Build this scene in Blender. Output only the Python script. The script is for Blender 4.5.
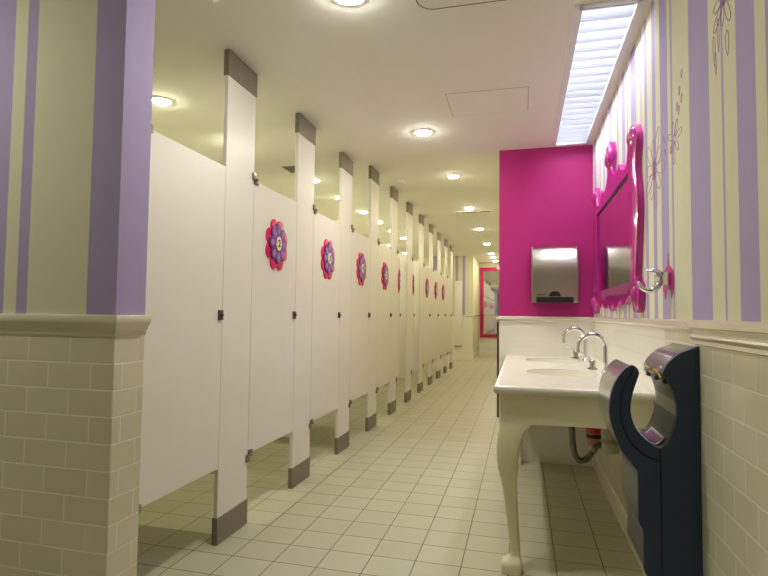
import bpy, bmesh, math, random
from mathutils import Vector, Matrix

# ------------------------------------------------------------------ clear
for o in list(bpy.data.objects):
    bpy.data.objects.remove(o)
SC = bpy.context.scene
COL = SC.collection
PI = math.pi

# ------------------------------------------------------------------ camera
H = 1.15
F_PX, YAW, PITCH, ROLL = 533.8, 0.25337, 0.04783, 0.0116
_fw = Vector((-math.sin(YAW) * math.cos(PITCH), math.cos(YAW) * math.cos(PITCH), math.sin(PITCH)))
_r = Vector((math.cos(YAW), math.sin(YAW), 0))
_u = _r.cross(_fw)
_c, _s = math.cos(ROLL), math.sin(ROLL)
_R = _c * _r + _s * _u
_U = -_s * _r + _c * _u
cam_data = bpy.data.cameras.new('camera')
cam_data.sensor_width = 36
cam_data.lens = F_PX * 36 / 768
cam_data.clip_start = 0.02
cam = bpy.data.objects.new('camera', cam_data)
COL.objects.link(cam)
cam.matrix_world = Matrix(((_R.x, _U.x, -_fw.x, 0), (_R.y, _U.y, -_fw.y, 0), (_R.z, _U.z, -_fw.z, H), (0, 0, 0, 1)))
SC.camera = cam

# ------------------------------------------------------------------ world, exposure, lamp strengths
world = bpy.data.worlds.new('world')
world.use_nodes = True
world.node_tree.nodes['Background'].inputs[0].default_value = (1, 0.9, 0.72, 1)
world.node_tree.nodes['Background'].inputs[1].default_value = 0.0
SC.world = world
SC.view_settings.view_transform = 'Standard'
SC.view_settings.look = 'None'
SC.view_settings.gamma = 1
SC.view_settings.use_curve_mapping = False
SC.view_settings.exposure = 0.07
SC.cycles.use_denoising = True
SC.cycles.caustics_reflective = False
SC.cycles.caustics_refractive = False
SC.cycles.sample_clamp_indirect = 6.0
WARM = (0.985, 1.0, 0.88)
FAR_WARM = (1.0, 0.90, 0.70)
STALL_WARM = (0.98, 1.0, 0.72)
COOL = (0.86, 0.90, 1.0)
DOWNLIGHT = 385.0     # lens radiance of a corridor downlight
STALL_LIGHT = 320.0    # lens radiance of a downlight over the stalls
TUBE = 84.0           # radiance of the fluorescent tubes
FAR_LIGHT = 250.0     # lens radiance of the downlights beyond the pink wall
FILL_LIGHT = 330.0    # lens radiance of an unseen downlight added to light the tiled wall end

# ------------------------------------------------------------------ room numbers (metres)
XS = -1.456           # stall front plane
Y1, SP, PW = 2.394, 0.8893, 0.2916
HC1, HC2 = 2.497, 2.626
XR = 0.54             # right wall
YP = 4.418            # pink wall face
XPL = -0.18           # free end of pink wall
YSTEP = 4.47
XB = -3.0             # back wall of stalls
YEND = 15.5
ZT = 1.135            # top of wainscot
DB, DT = 0.373, 1.887  # door bottom and top

# ------------------------------------------------------------------ materials
def srgb(r, g, b):
    f = lambda v: (v / 255 / 12.92) if v / 255 <= 0.04045 else ((v / 255 + 0.055) / 1.055) ** 2.4
    return (f(r), f(g), f(b), 1)

def mat(name, col, rough=0.5, metal=0.0, spec=0.5, noise=0.0, nscale=30, bump=0.0, coat=0.0):
    m = bpy.data.materials.new(name)
    m.use_nodes = True
    nt = m.node_tree
    b = nt.nodes['Principled BSDF']
    b.inputs['Roughness'].default_value = rough
    b.inputs['Metallic'].default_value = metal
    b.inputs['Specular IOR Level'].default_value = spec
    b.inputs['Coat Weight'].default_value = coat
    b.inputs['Coat Roughness'].default_value = 0.08
    b.inputs['Base Color'].default_value = col
    tc = nt.nodes.new('ShaderNodeTexCoord')
    n = nt.nodes.new('ShaderNodeTexNoise')
    n.inputs['Scale'].default_value = nscale
    n.inputs['Detail'].default_value = 4
    nt.links.new(tc.outputs['Object'], n.inputs['Vector'])
    mx = nt.nodes.new('ShaderNodeMix')
    mx.data_type = 'RGBA'
    mx.blend_type = 'MULTIPLY'
    mx.inputs['A'].default_value = col
    rmp = nt.nodes.new('ShaderNodeValToRGB')
    lo = 1 - noise
    rmp.color_ramp.elements[0].color = (lo, lo, lo, 1)
    rmp.color_ramp.elements[0].position = 0.3
    rmp.color_ramp.elements[1].position = 0.7
    nt.links.new(n.outputs['Fac'], rmp.inputs['Fac'])
    mx.inputs['Factor'].default_value = 1
    nt.links.new(rmp.outputs['Color'], mx.inputs['B'])
    nt.links.new(mx.outputs['Result'], b.inputs['Base Color'])
    if bump:
        bp = nt.nodes.new('ShaderNodeBump')
        bp.inputs['Strength'].default_value = bump
        bp.inputs['Distance'].default_value = 0.002
        nt.links.new(n.outputs['Fac'], bp.inputs['Height'])
        nt.links.new(bp.outputs['Normal'], b.inputs['Normal'])
    return m

def emit(name, col, strength):
    m = bpy.data.materials.new(name)
    m.use_nodes = True
    nt = m.node_tree
    nt.nodes.clear()
    out = nt.nodes.new('ShaderNodeOutputMaterial')
    e = nt.nodes.new('ShaderNodeEmission')
    e.inputs[0].default_value = (*col, 1)
    e.inputs[1].default_value = strength
    nt.links.new(e.outputs[0], out.inputs[0])
    return m

def tile_mat(name, axis, bw, rh, u0, v0, c1, c2, grout, mortar, offset, rough, vaxis='Z', bump=0.5, coat=0.0):
    """Running bond or stack bond tile on a plane whose horizontal runs along `axis`."""
    m = bpy.data.materials.new(name)
    m.use_nodes = True
    nt = m.node_tree
    b = nt.nodes['Principled BSDF']
    tc = nt.nodes.new('ShaderNodeTexCoord')
    sp = nt.nodes.new('ShaderNodeSeparateXYZ')
    nt.links.new(tc.outputs['Object'], sp.inputs[0])
    au = nt.nodes.new('ShaderNodeMath'); au.operation = 'SUBTRACT'; au.inputs[1].default_value = u0
    av = nt.nodes.new('ShaderNodeMath'); av.operation = 'SUBTRACT'; av.inputs[1].default_value = v0
    nt.links.new(sp.outputs[axis], au.inputs[0])
    nt.links.new(sp.outputs[vaxis], av.inputs[0])
    cb = nt.nodes.new('ShaderNodeCombineXYZ')
    nt.links.new(au.outputs[0], cb.inputs[0])
    nt.links.new(av.outputs[0], cb.inputs[1])
    br = nt.nodes.new('ShaderNodeTexBrick')
    br.offset = offset
    br.inputs['Scale'].default_value = 1
    br.inputs['Brick Width'].default_value = bw
    br.inputs['Row Height'].default_value = rh
    br.inputs['Mortar Size'].default_value = mortar
    br.inputs['Mortar Smooth'].default_value = 0.3
    br.inputs['Bias'].default_value = 0
    br.inputs['Color1'].default_value = c1
    br.inputs['Color2'].default_value = c2
    br.inputs['Mortar'].default_value = grout
    nt.links.new(cb.outputs[0], br.inputs['Vector'])
    nt.links.new(br.outputs['Color'], b.inputs['Base Color'])
    b.inputs['Roughness'].default_value = rough
    b.inputs['Coat Weight'].default_value = coat
    bp = nt.nodes.new('ShaderNodeBump')
    bp.inputs['Strength'].default_value = bump
    bp.inputs['Distance'].default_value = 0.002
    bp.invert = True
    nt.links.new(br.outputs['Fac'], bp.inputs['Height'])
    nt.links.new(bp.outputs['Normal'], b.inputs['Normal'])
    return m

M = {}
M['ceiling'] = mat('ceiling_paint', srgb(246, 243, 234), 0.9, noise=0.015, nscale=4)
M['cream'] = mat('cream_paint', srgb(220, 214, 186), 0.75, noise=0.03, nscale=12)
M['lilac'] = mat('lilac_paint', srgb(172, 156, 198), 0.75, noise=0.04, nscale=12)
M['pink'] = mat('magenta_paint', srgb(176, 18, 110), 0.55, noise=0.03, nscale=8)
M['laminate'] = mat('white_laminate', srgb(232, 226, 216), 0.42, noise=0.015, nscale=6)
M['latch'] = mat('dark_latch', srgb(84, 76, 66), 0.35, metal=0.7)
M['shoe'] = mat('brushed_steel_shoe', srgb(140, 130, 118), 0.5, metal=0.35, noise=0.15, nscale=60)
M['chrome'] = mat('chrome', srgb(225, 225, 228), 0.08, metal=1)
M['hinge'] = mat('hinge_metal', srgb(150, 144, 134), 0.3, metal=0.9, noise=0.1)
M['nickel'] = mat('warm_nickel', srgb(196, 188, 172), 0.22, metal=1)
M['trap'] = mat('dark_chrome', srgb(112, 110, 104), 0.22, metal=1)  # darker chrome for the drain trap
M['dark_metal'] = mat('dark_metal', srgb(74, 66, 60), 0.4, metal=0.6)
M['steel'] = mat('satin_steel', srgb(206, 200, 186), 0.24, metal=1, noise=0.05, nscale=90)
M['black'] = mat('black_plastic', srgb(14, 14, 16), 0.35)
M['porcelain'] = mat('white_solid_surface', srgb(236, 230, 214), 0.22, noise=0.01, coat=0.3)
M['vanity_paint'] = mat('cream_vanity_paint', srgb(240, 232, 196), 0.45, noise=0.02)
M['rail'] = mat('glazed_rail', srgb(226, 218, 196), 0.22, noise=0.02, coat=0.4)
M['flower_pink'] = mat('hot_pink_acrylic', srgb(226, 24, 104), 0.3)
M['flower_purple'] = mat('dark_purple_acrylic', srgb(104, 44, 122), 0.35)
M['flower_lilac'] = mat('lilac_acrylic', srgb(158, 100, 172), 0.35)
M['plate'] = mat('cream_plate', srgb(236, 226, 196), 0.4)
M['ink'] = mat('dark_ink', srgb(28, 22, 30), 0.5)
M['frame_pink'] = mat('glossy_magenta', srgb(182, 24, 134), 0.16, coat=0.6)
M['frame_hot'] = mat('glossy_hot_pink', srgb(182, 16, 92), 0.2, coat=0.5)
M['mirror'] = mat('silvered_glass', srgb(228, 228, 228), 0.02, metal=1)
M['decal'] = mat('orchid_decal', srgb(160, 100, 162), 0.6)
M['decal_pink'] = mat('pink_decal', srgb(196, 34, 130), 0.5)
M['navy'] = mat('charcoal_navy_plastic', srgb(38, 56, 90), 0.45, noise=0.05, nscale=40)
M['silver'] = mat('silver_grey_plastic', srgb(138, 140, 142), 0.22, metal=0.55, coat=0.4)
M['grey'] = mat('grey_plastic', srgb(66, 71, 80), 0.3, metal=0.3)
M['yellow'] = mat('yellow_trim', srgb(236, 176, 20), 0.4)
M['violet'] = mat('violet_sticker', srgb(142, 50, 128), 0.3)
M['white'] = mat('white_enamel', srgb(240, 240, 240), 0.4)
M['blade'] = mat('louvre_enamel', srgb(101, 101, 105), 0.5)
M['red'] = mat('red_plastic', srgb(196, 44, 32), 0.4)
M['red_clear'] = mat('reddish_bottle', srgb(186, 130, 112), 0.35)
M['clear'] = mat('cloudy_bottle', srgb(176, 172, 150), 0.35)
M['groove'] = mat('joint_line', srgb(186, 180, 166), 0.9)
M['lens'] = emit('downlight_lens', WARM, DOWNLIGHT)
M['lens_fill'] = emit('fill_downlight_lens', WARM, FILL_LIGHT)
M['lens_far'] = emit('far_downlight_lens', FAR_WARM, FAR_LIGHT)
M['lens_stall'] = emit('stall_downlight_lens', STALL_WARM, STALL_LIGHT)
M['tube'] = emit('fluorescent_tube', COOL, TUBE)
TW = srgb(222, 214, 188)
TW2 = srgb(216, 207, 178)
TG = srgb(236, 232, 214)
M['tile_y'] = tile_mat('wall_tile_side', 'Y', 0.147, 0.0884, 1.613 - 4.41, 0.0, TW, TW2, TG, 0.0032, 0.5, 0.2, coat=0.2)
M['tile_x'] = tile_mat('wall_tile_front', 'X', 0.176, 0.0884, -1.313 - 3.52, 0.0, TW, TW2, TG, 0.0034, 0.5, 0.2, coat=0.2)
M['tile_px'] = tile_mat('wall_tile_white', 'X', 0.176, 0.0884, -0.18 - 3.52, 0.0, srgb(236, 231, 216), srgb(235, 229, 213), srgb(232, 227, 212), 0.002, 0.5, 0.2, coat=0.2)
M['tile_y_lit'] = tile_mat('wall_tile_side_lit', 'Y', 0.147, 0.0884, 1.613 - 4.41, 0.0, srgb(238, 234, 222), srgb(236, 231, 218), srgb(230, 226, 212), 0.002, 0.5, 0.2, coat=0.2)  # side wall tile again, whitened to carry the fluorescent fixture's light above the counter
M['floor'] = tile_mat('floor_tile', 'X', 0.2105, 0.1862, 0.15 - 0.2105 * 40, 3.436 - 0.1862 * 60,
                      srgb(190, 187, 160), srgb(185, 181, 153), srgb(112, 102, 78), 0.0032, 0.0, 0.38, vaxis='Y', bump=0.35)

# ------------------------------------------------------------------ mesh builder
class MB:
    def __init__(self):
        self.bm = bmesh.new()
        self.mi = 0

    def _tag(self, faces):
        for f in faces:
            f.material_index = self.mi

    def box(self, x0, x1, y0, y1, z0, z1, bevel=0.0, seg=2):
        n0 = len(self.bm.faces)
        r = bmesh.ops.create_cube(self.bm, size=1)
        vs = r['verts']
        for v in vs:
            v.co = Vector(((x0 + x1) / 2 + v.co.x * (x1 - x0), (y0 + y1) / 2 + v.co.y * (y1 - y0), (z0 + z1) / 2 + v.co.z * (z1 - z0)))
        fs = {f for v in vs for f in v.link_faces}
        self._tag(fs)
        if bevel:
            es = list({e for v in vs for e in v.link_edges})
            rr = bmesh.ops.bevel(self.bm, geom=es, offset=bevel, segments=seg, profile=0.6, affect='EDGES')
            self._tag(rr['faces'])
        return self

    def tube(self, pts, rad, seg=12, closed=False, sx=1.0, caps=True):
        pts = [Vector(p) for p in pts]
        n = len(pts)
        if not isinstance(rad, (list, tuple)):
            rad = [rad] * n
        rings = []
        prev = None
        for i, p in enumerate(pts):
            if closed:
                t = (pts[(i + 1) % n] - pts[i - 1]).normalized()
            else:
                t = (pts[min(i + 1, n - 1)] - pts[max(i - 1, 0)]).normalized()
            if prev is None:
                a = Vector((0, 0, 1)) if abs(t.z) < 0.9 else Vector((0, 1, 0))
                nrm = (a - t * a.dot(t)).normalized()
            else:
                nrm = (prev - t * prev.dot(t)).normalized()
            prev = nrm
            b = t.cross(nrm)
            ring = [self.bm.verts.new(p + rad[i] * (math.cos(2 * PI * k / seg) * nrm + sx * math.sin(2 * PI * k / seg) * b)) for k in range(seg)]
            rings.append(ring)
        fs = []
        for i in range(n if closed else n - 1):
            A, B = rings[i], rings[(i + 1) % n]
            for k in range(seg):
                fs.append(self.bm.faces.new((A[k], A[(k + 1) % seg], B[(k + 1) % seg], B[k])))
        if caps and not closed:
            fs.append(self.bm.faces.new(rings[0][::-1]))
            fs.append(self.bm.faces.new(rings[-1]))
        self._tag(fs)
        return self

    def lathe(self, c, prof, seg=24, axis='Z', sy=1.0):
        """prof: list of (radius, height)."""
        c = Vector(c)
        rings = []
        for r, h in prof:
            ring = []
            for k in range(seg):
                a = 2 * PI * k / seg
                p = (max(r, 1e-5) * math.cos(a), sy * max(r, 1e-5) * math.sin(a), h)
                if axis == 'X':
                    p = (p[2], p[0], p[1])
                elif axis == 'Y':
                    p = (p[0], p[2], p[1])
                ring.append(self.bm.verts.new(c + Vector(p)))
            rings.append(ring)
        fs = []
        for A, B in zip(rings, rings[1:]):
            for k in range(seg):
                fs.append(self.bm.faces.new((A[k], A[(k + 1) % seg], B[(k + 1) % seg], B[k])))
        fs.append(self.bm.faces.new(rings[0][::-1]))
        fs.append(self.bm.faces.new(rings[-1]))
        self._tag(fs)
        return self

    def prism(self, outer, holes, to3, d0, d1, bevel=0.0, seg=2):
        """A polygon with holes, extruded between depths d0 and d1; to3(u, v, d) -> point."""
        bm = bmesh.new()
        loops = []
        for lp in [outer] + list(holes):
            vs = [bm.verts.new((u, v, 0)) for u, v in lp]
            es = [bm.edges.new((vs[i], vs[(i + 1) % len(vs)])) for i in range(len(vs))]
            loops.append((vs, es))
        bmesh.ops.triangle_fill(bm, use_beauty=True, edges=[e for l in loops for e in l[1]])
        faces = list(bm.faces)
        bmesh.ops.recalc_face_normals(bm, faces=faces)
        if faces and faces[0].normal.z < 0:
            for f in faces:
                f.normal_flip()
        front_rim = []
        r = bmesh.ops.extrude_face_region(bm, geom=faces)
        nv = [g for g in r['geom'] if isinstance(g, bmesh.types.BMVert)]
        nf = [g for g in r['geom'] if isinstance(g, bmesh.types.BMFace)]
        for v in nv:
            v.co.z = 1.0
        bmesh.ops.recalc_face_normals(bm, faces=list(bm.faces))
        for v in bm.verts:
            v.co.z = d0 + (d1 - d0) * v.co.z
        if bevel:
            nfs = set(nf)
            rim = [e for e in bm.edges if len(e.link_faces) == 2 and sum(1 for f in e.link_faces if f in nfs) == 1]
            bmesh.ops.bevel(bm, geom=rim, offset=bevel, segments=seg, profile=0.5, affect='EDGES', clamp_overlap=True)
        bm.verts.index_update()
        vm = [self.bm.verts.new(to3(*v.co)) for v in bm.verts]
        fs = []
        for f in bm.faces:
            try:
                fs.append(self.bm.faces.new([vm[v.index] for v in f.verts]))
            except ValueError:
                pass
        self._tag(fs)
        bm.free()
        return self

    def loft(self, rings, cap=True):
        R = [[self.bm.verts.new(p) for p in ring] for ring in rings]
        n = len(R[0])
        fs = []
        for A, B in zip(R, R[1:]):
            for k in range(n):
                fs.append(self.bm.faces.new((A[k], A[(k + 1) % n], B[(k + 1) % n], B[k])))
        if cap:
            fs.append(self.bm.faces.new(R[0][::-1]))
            fs.append(self.bm.faces.new(R[-1]))
        self._tag(fs)
        return self

    def build(self, name, mats, parent=None, smooth=35):
        bmesh.ops.recalc_face_normals(self.bm, faces=list(self.bm.faces))
        off = Vector((0, 0, 0))
        if parent is not None and not parent.get('_local'):
            p = parent
            while p is not None:
                off += p.location
                p = p.parent
            for v in self.bm.verts:
                v.co -= off
        me = bpy.data.meshes.new(name)
        self.bm.to_mesh(me)
        self.bm.free()
        if not isinstance(mats, (list, tuple)):
            mats = [mats]
        for m in mats:
            me.materials.append(m)
        if smooth:
            for p in me.polygons:
                p.use_smooth = True
            me.set_sharp_from_angle(angle=math.radians(smooth))
        o = bpy.data.objects.new(name, me)
        COL.objects.link(o)
        if parent is not None:
            o.parent = parent
        return o


def tag(o, label=None, cat=None, group=None, kind=None):
    if label: o['label'] = label
    if cat: o['category'] = cat
    if group: o['group'] = group
    if kind: o['kind'] = kind
    return o

def empty(name, loc=(0, 0, 0), label=None, cat=None, group=None):
    o = bpy.data.objects.new(name, None)
    o.empty_display_size = 0.05
    o.location = loc
    COL.objects.link(o)
    return tag(o, label, cat, group)

def struct(o):
    o['kind'] = 'structure'
    return o

def copy_tree(o, parent=None):
    c = o.copy()
    COL.objects.link(c)
    c.parent = parent
    for ch in list(o.children):
        copy_tree(ch, c)
    return c

def spline(pts, n=6):
    """Catmull-Rom through the points."""
    P = [Vector(p) for p in pts]
    P = [P[0] * 2 - P[1]] + P + [P[-1] * 2 - P[-2]]
    out = []
    for i in range(1, len(P) - 2):
        for k in range(n):
            t = k / n
            a, b, c, d = P[i - 1], P[i], P[i + 1], P[i + 2]
            out.append(0.5 * ((2 * b) + (c - a) * t + (2 * a - 5 * b + 4 * c - d) * t * t + (3 * b - a - 3 * c + d) * t ** 3))
    out.append(P[-2])
    return out

def spl2(pts, n=5):
    return [(p.x, p.y) for p in spline([(a, b, 0) for a, b in pts], n)]

ORD = ['first', 'second', 'third', 'fourth', 'fifth', 'sixth', 'seventh', 'eighth', 'ninth', 'tenth', 'eleventh', 'twelfth']

# ================================================================== STRUCTURE
m = MB(); m.box(XB - 0.1, XR + 0.1, -2.1, YEND + 0.1, -0.12, 0)
struct(m.build('floor', M['floor'], smooth=0))

# lower ceiling, with an opening for the recessed fluorescent fixture
TX0, TX1, TY0, TY1 = 0.245, 0.497, 2.40, 4.38
m = MB()
m.box(XB - 0.1, TX0, -2.1, YSTEP, HC1, HC1 + 0.30)
m.box(TX1, XR + 0.1, -2.1, YSTEP, HC1, HC1 + 0.30)
m.box(TX0, TX1, -2.1, TY0, HC1, HC1 + 0.30)
m.box(TX0, TX1, TY1, YSTEP, HC1, HC1 + 0.30)
m.box(TX0, TX1, TY0, TY1, HC1 + 0.16, HC1 + 0.30)
struct(m.build('ceiling', M['ceiling'], smooth=0))
m = MB(); m.box(XB - 0.1, XR + 0.1, YSTEP, YEND + 0.1, HC2, HC2 + 0.17)
struct(m.build('ceiling', M['ceiling'], smooth=0))

# right wall: painted stripes over a tiled wainscot
edges = [(-2.1, 'lilac')]
bounds = [1.372, 1.429, 1.545, 1.636, 1.651, 1.752, 1.945, 2.145, 2.17, 2.215, 2.325, 2.40, 2.46, 2.555]
cols = ['lilac', 'cream', 'lilac', 'cream', 'lilac', 'cream', 'lilac', 'cream', 'lilac', 'cream', 'lilac', 'cream', 'lilac', 'cream', 'lilac']
pat = [(0.10, 'cream'), (0.05, 'lilac'), (0.12, 'cream'), (0.20, 'lilac'), (0.10, 'cream'), (0.02, 'lilac'), (0.09, 'cream'), (0.12, 'lilac'), (0.06, 'cream')]
segs = []
y = 1.372 - 0.16
segs.append((y, 1.372, 'lilac'))
k = 0
while y > -2.1:
    w, c = pat[k % len(pat)]
    segs.append((max(y - w, -2.1), y, c)); y -= w; k += 1
for i in range(len(bounds) - 1):
    segs.append((bounds[i], bounds[i + 1], cols[i + 1]))
y = 2.555
pat2 = [(0.05, 'lilac'), (0.06, 'cream'), (0.02, 'lilac'), (0.10, 'cream'), (0.13, 'lilac'), (0.08, 'cream'), (0.03, 'lilac'), (0.05, 'cream'), (0.09, 'lilac'), (0.11, 'cream')]
k = 0
while y < YP + 0.05:
    w, c = pat2[k % len(pat2)]
    segs.append((y, min(y + w, YP + 0.05), c)); y += w; k += 1
m = MB()
for a, b, c in segs:
    m.mi = 0 if c == 'cream' else 1
    m.box(XR, XR + 0.1, a, b, ZT, HC1)
m.mi = 2
m.box(XR, XR + 0.1, -2.1, 2.30, 0, ZT)
m.box(XR, XR + 0.1, 2.30, YP + 0.05, 0, 0.80)
m.mi = 3
m.box(XR, XR + 0.1, 2.30, YP + 0.05, 0.80, ZT)
struct(m.build('wall_right', [M['cream'], M['lilac'], M['tile_y'], M['tile_y_lit']], smooth=0))

# pink cross wall and the wall that runs on behind it
m = MB()
m.mi = 0; m.box(XPL, XR + 0.1, YP, YP + 0.14, ZT, HC2)
m.mi = 1; m.box(XPL, XR + 0.1, YP, YP + 0.14, 0, ZT)
struct(m.build('wall_middle', [M['pink'], M['tile_px']], smooth=0))
m = MB()
m.mi = 0; m.box(XPL + 0.002, XPL + 0.14, YP + 0.14, YEND, ZT, HC2)
m.mi = 1; m.box(XPL + 0.002, XPL + 0.14, YP + 0.14, YEND, 0, ZT)
struct(m.build('wall_passage', [M['cream'], M['tile_y']], smooth=0))

# tiled striped wall end beside the stalls
PX, PY0, PY1 = -1.310, 1.5, 1.643
m = MB()
xb = [(-1.324, PX, 1), (-1.430, -1.324, 1), (-1.683, -1.430, 0), (-1.73, -1.683, 1), (-1.787, -1.73, 0), (-1.99, -1.787, 1),
      (-2.16, -1.99, 0), (-2.2, -2.16, 1), (-2.45, -2.2, 0), (-2.62, -2.45, 1), (XB, -2.62, 0)]
for a, b, c in xb:
    m.mi = c; m.box(a, b, PY0, PY1, ZT, HC1)
m.mi = 2; m.box(XB, PX, PY0, PY1, 0, ZT)
for f in m.bm.faces:
    if f.material_index == 2 and abs(f.normal.x) > 0.5:
        f.material_index = 3
struct(m.build('wall_wing', [M['cream'], M['lilac'], M['tile_x'], M['tile_y']], smooth=0))

m = MB()
m.mi = 0; m.box(XB - 0.1, XB, -2.1, YEND, ZT, HC2 + 0.05)
m.mi = 1; m.box(XB - 0.1, XB, -2.1, YEND, 0, ZT)
struct(m.build('wall_left', [M['cream'], M['tile_y']], smooth=0))
m = MB(); m.box(XB - 0.1, XR + 0.1, -2.2, -2.1, 0, HC1)
struct(m.build('wall_back', M['cream'], smooth=0))

# striped wall beyond the last stall, its return, and the far wall
YE, XE = 13.5, -1.19
m = MB()
xs = [(XB, -2.2, 0), (-2.2, -2.05, 1), (-2.05, -1.742, 0), (-1.742, -1.684, 1), (-1.684, -1.628, 0), (-1.628, -1.565, 1), (-1.565, -1.452, 0), (-1.452, -1.385, 1), (-1.385, XE, 0)]
for a, b, c in xs:
    m.mi = c; m.box(a, b, YE, YE + 0.12, ZT, HC2)
m.mi = 2; m.box(XB, XE, YE, YE + 0.12, 0, ZT)
m.mi = 0; m.box(XE - 0.12, XE, YE + 0.12, YEND, ZT, HC2)
m.mi = 0; m.box(XE - 0.12, XE, YE + 0.12, YEND, 0, ZT)
struct(m.build('wall_end', [M['cream'], M['lilac'], M['tile_px'], M['tile_y']], smooth=0))
m = MB()
m.mi = 0; m.box(XE - 0.12, XPL + 0.14, YEND, YEND + 0.1, ZT, HC2)
m.mi = 1; m.box(XE - 0.12, XPL + 0.14, YEND, YEND + 0.1, 0, ZT)
struct(m.build('wall_far', [M['cream'], M['tile_px']], smooth=0))

# chair rails: an ogee profile swept along a plan path (out to the side given by the normals)
RAIL = [(0.0, ZT), (0.023, ZT), (0.026, ZT - 0.005), (0.026, ZT - 0.024), (0.023, ZT - 0.029), (0.020, ZT - 0.034), (0.016, ZT - 0.041),
        (0.012, ZT - 0.05), (0.007, ZT - 0.056), (0.007, ZT - 0.066), (0.005, ZT - 0.07), (0.0, ZT - 0.072)]
def rail(name, path, prof):
    """path: list of (x, y, dx, dy): the offset direction (mitred) at each point."""
    rings = [[(x + dx * o, y + dy * o, z) for o, z in prof] for x, y, dx, dy in path]
    mm = MB(); mm.loft(rings)
    return struct(mm.build(name, M['rail'], smooth=40))
rail('trim_1', [(XB, PY0, 0, -1), (PX, PY0, 1, -1), (PX, PY1, 1, 0)], RAIL)
RAIL_R = [(0.0, ZT + 0.006), (0.014, ZT + 0.006), (0.02, ZT), (0.021, ZT - 0.018), (0.016, ZT - 0.024), (0.006, ZT - 0.028), (0.005, ZT - 0.036), (0.015, ZT - 0.041),
          (0.017, ZT - 0.047), (0.014, ZT - 0.053), (0.008, ZT - 0.058), (0.009, ZT - 0.064), (0.010, ZT - 0.069), (0.0, ZT - 0.073)]
rail('trim_2', [(XR, -2.1, -1, 0), (XR, 1.925, -1, 0)], RAIL_R)
CAP = [(0.0, ZT + 0.006), (0.014, ZT + 0.006), (0.02, ZT), (0.021, ZT - 0.016), (0.015, ZT - 0.024), (0.0, ZT - 0.03)]
rail('trim_3', [(XR, 1.93, -1, 0), (XR, YP, -1, -1), (XPL, YP, -1, -1), (XPL, YP + 0.14, -1, 0)], CAP)
rail('trim_4', [(XB, YE, 0, -1), (XE, YE, 1, -1), (XE, YEND, 1, 0)], CAP)
m = MB()
m.prism([(0, 0), (0.016, 0), (0.012, 0.02), (0.012, 0.085), (0.008, 0.095), (0, 0.098)], [], lambda u, v, d: (XR - u, d, v), -2.1, YP)
struct(m.build('baseboard_right', M['rail'], smooth=30))
m = MB()
m.prism([(0, 0), (0.016, 0), (0.012, 0.02), (0.012, 0.085), (0.008, 0.095), (0, 0.098)], [], lambda u, v, d: (d, YEND - u, v), XE, XPL)
struct(m.build('baseboard_far', M['rail'], smooth=30))

# ================================================================== STALLS
def flower_outline(n, d, rho, rot, seg=14):
    out = []
    for k in range(n * seg):
        th = 2 * PI * k / (n * seg)
        ph = ((th - rot + PI / n) % (2 * PI / n)) - PI / n
        r = d * math.cos(ph) + math.sqrt(max(rho * rho - (d * math.sin(ph)) ** 2, 0))
        out.append((r * math.cos(th), r * math.sin(th)))
    return out

def pilaster(name, y0, y1, zc, label, group):
    root = empty(name, (XS, (y0 + y1) / 2, 0), label, 'partition post', group)
    a = MB(); a.box(XS - 0.022, XS, y0, y1, 0.1, zc - 0.1, 0.0015, 1)
    a.build('post_panel', M['laminate'], root)
    for z0, z1, s in ((0, 0.132, 0), (zc - 0.134, zc, 1)):
        b = MB()
        b.box(XS - 0.0265, XS + 0.0045, y0 - 0.004, y1 + 0.004, z0, z1, 0.0015, 1)
        b.build('shoe', M['shoe'], root)
    return root

GP = 'white posts along the stall fronts'
pilaster('partition_post', 1.70, 1.787, HC1, 'narrow white stall post partly hidden behind the tiled striped wall end', GP)
for k in range(11):
    zc = HC1 if k < 3 else HC2
    lab = ('tall white partition post closest to the camera, with brushed steel shoes' if k == 0 else
           '%s white stall post with steel shoes counted from the tiled striped wall' % ORD[k])
    pilaster('partition_post', Y1 + SP * k, Y1 + SP * k + PW, zc, lab, GP)

def text_mesh(txt, size):
    cu = bpy.data.curves.new('numeral', 'FONT')
    cu.body = txt
    cu.size = size
    cu.align_x = 'CENTER'
    cu.align_y = 'CENTER'
    cu.extrude = 0.001
    cu.offset = 0.0016
    o = bpy.data.objects.new('tmp', cu)
    COL.objects.link(o)
    dg = bpy.context.evaluated_depsgraph_get()
    dg.update()
    me = bpy.data.meshes.new_from_object(o.evaluated_get(dg))
    bpy.data.objects.remove(o)
    bpy.data.curves.remove(cu)
    # text plane XY -> door plane: x -> +Y, y -> +Z, z -> +X
    me.transform(Matrix(((0, 0, 1, 0), (1, 0, 0, 0), (0, 1, 0, 0), (0, 0, 0, 1))))
    return me

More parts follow.
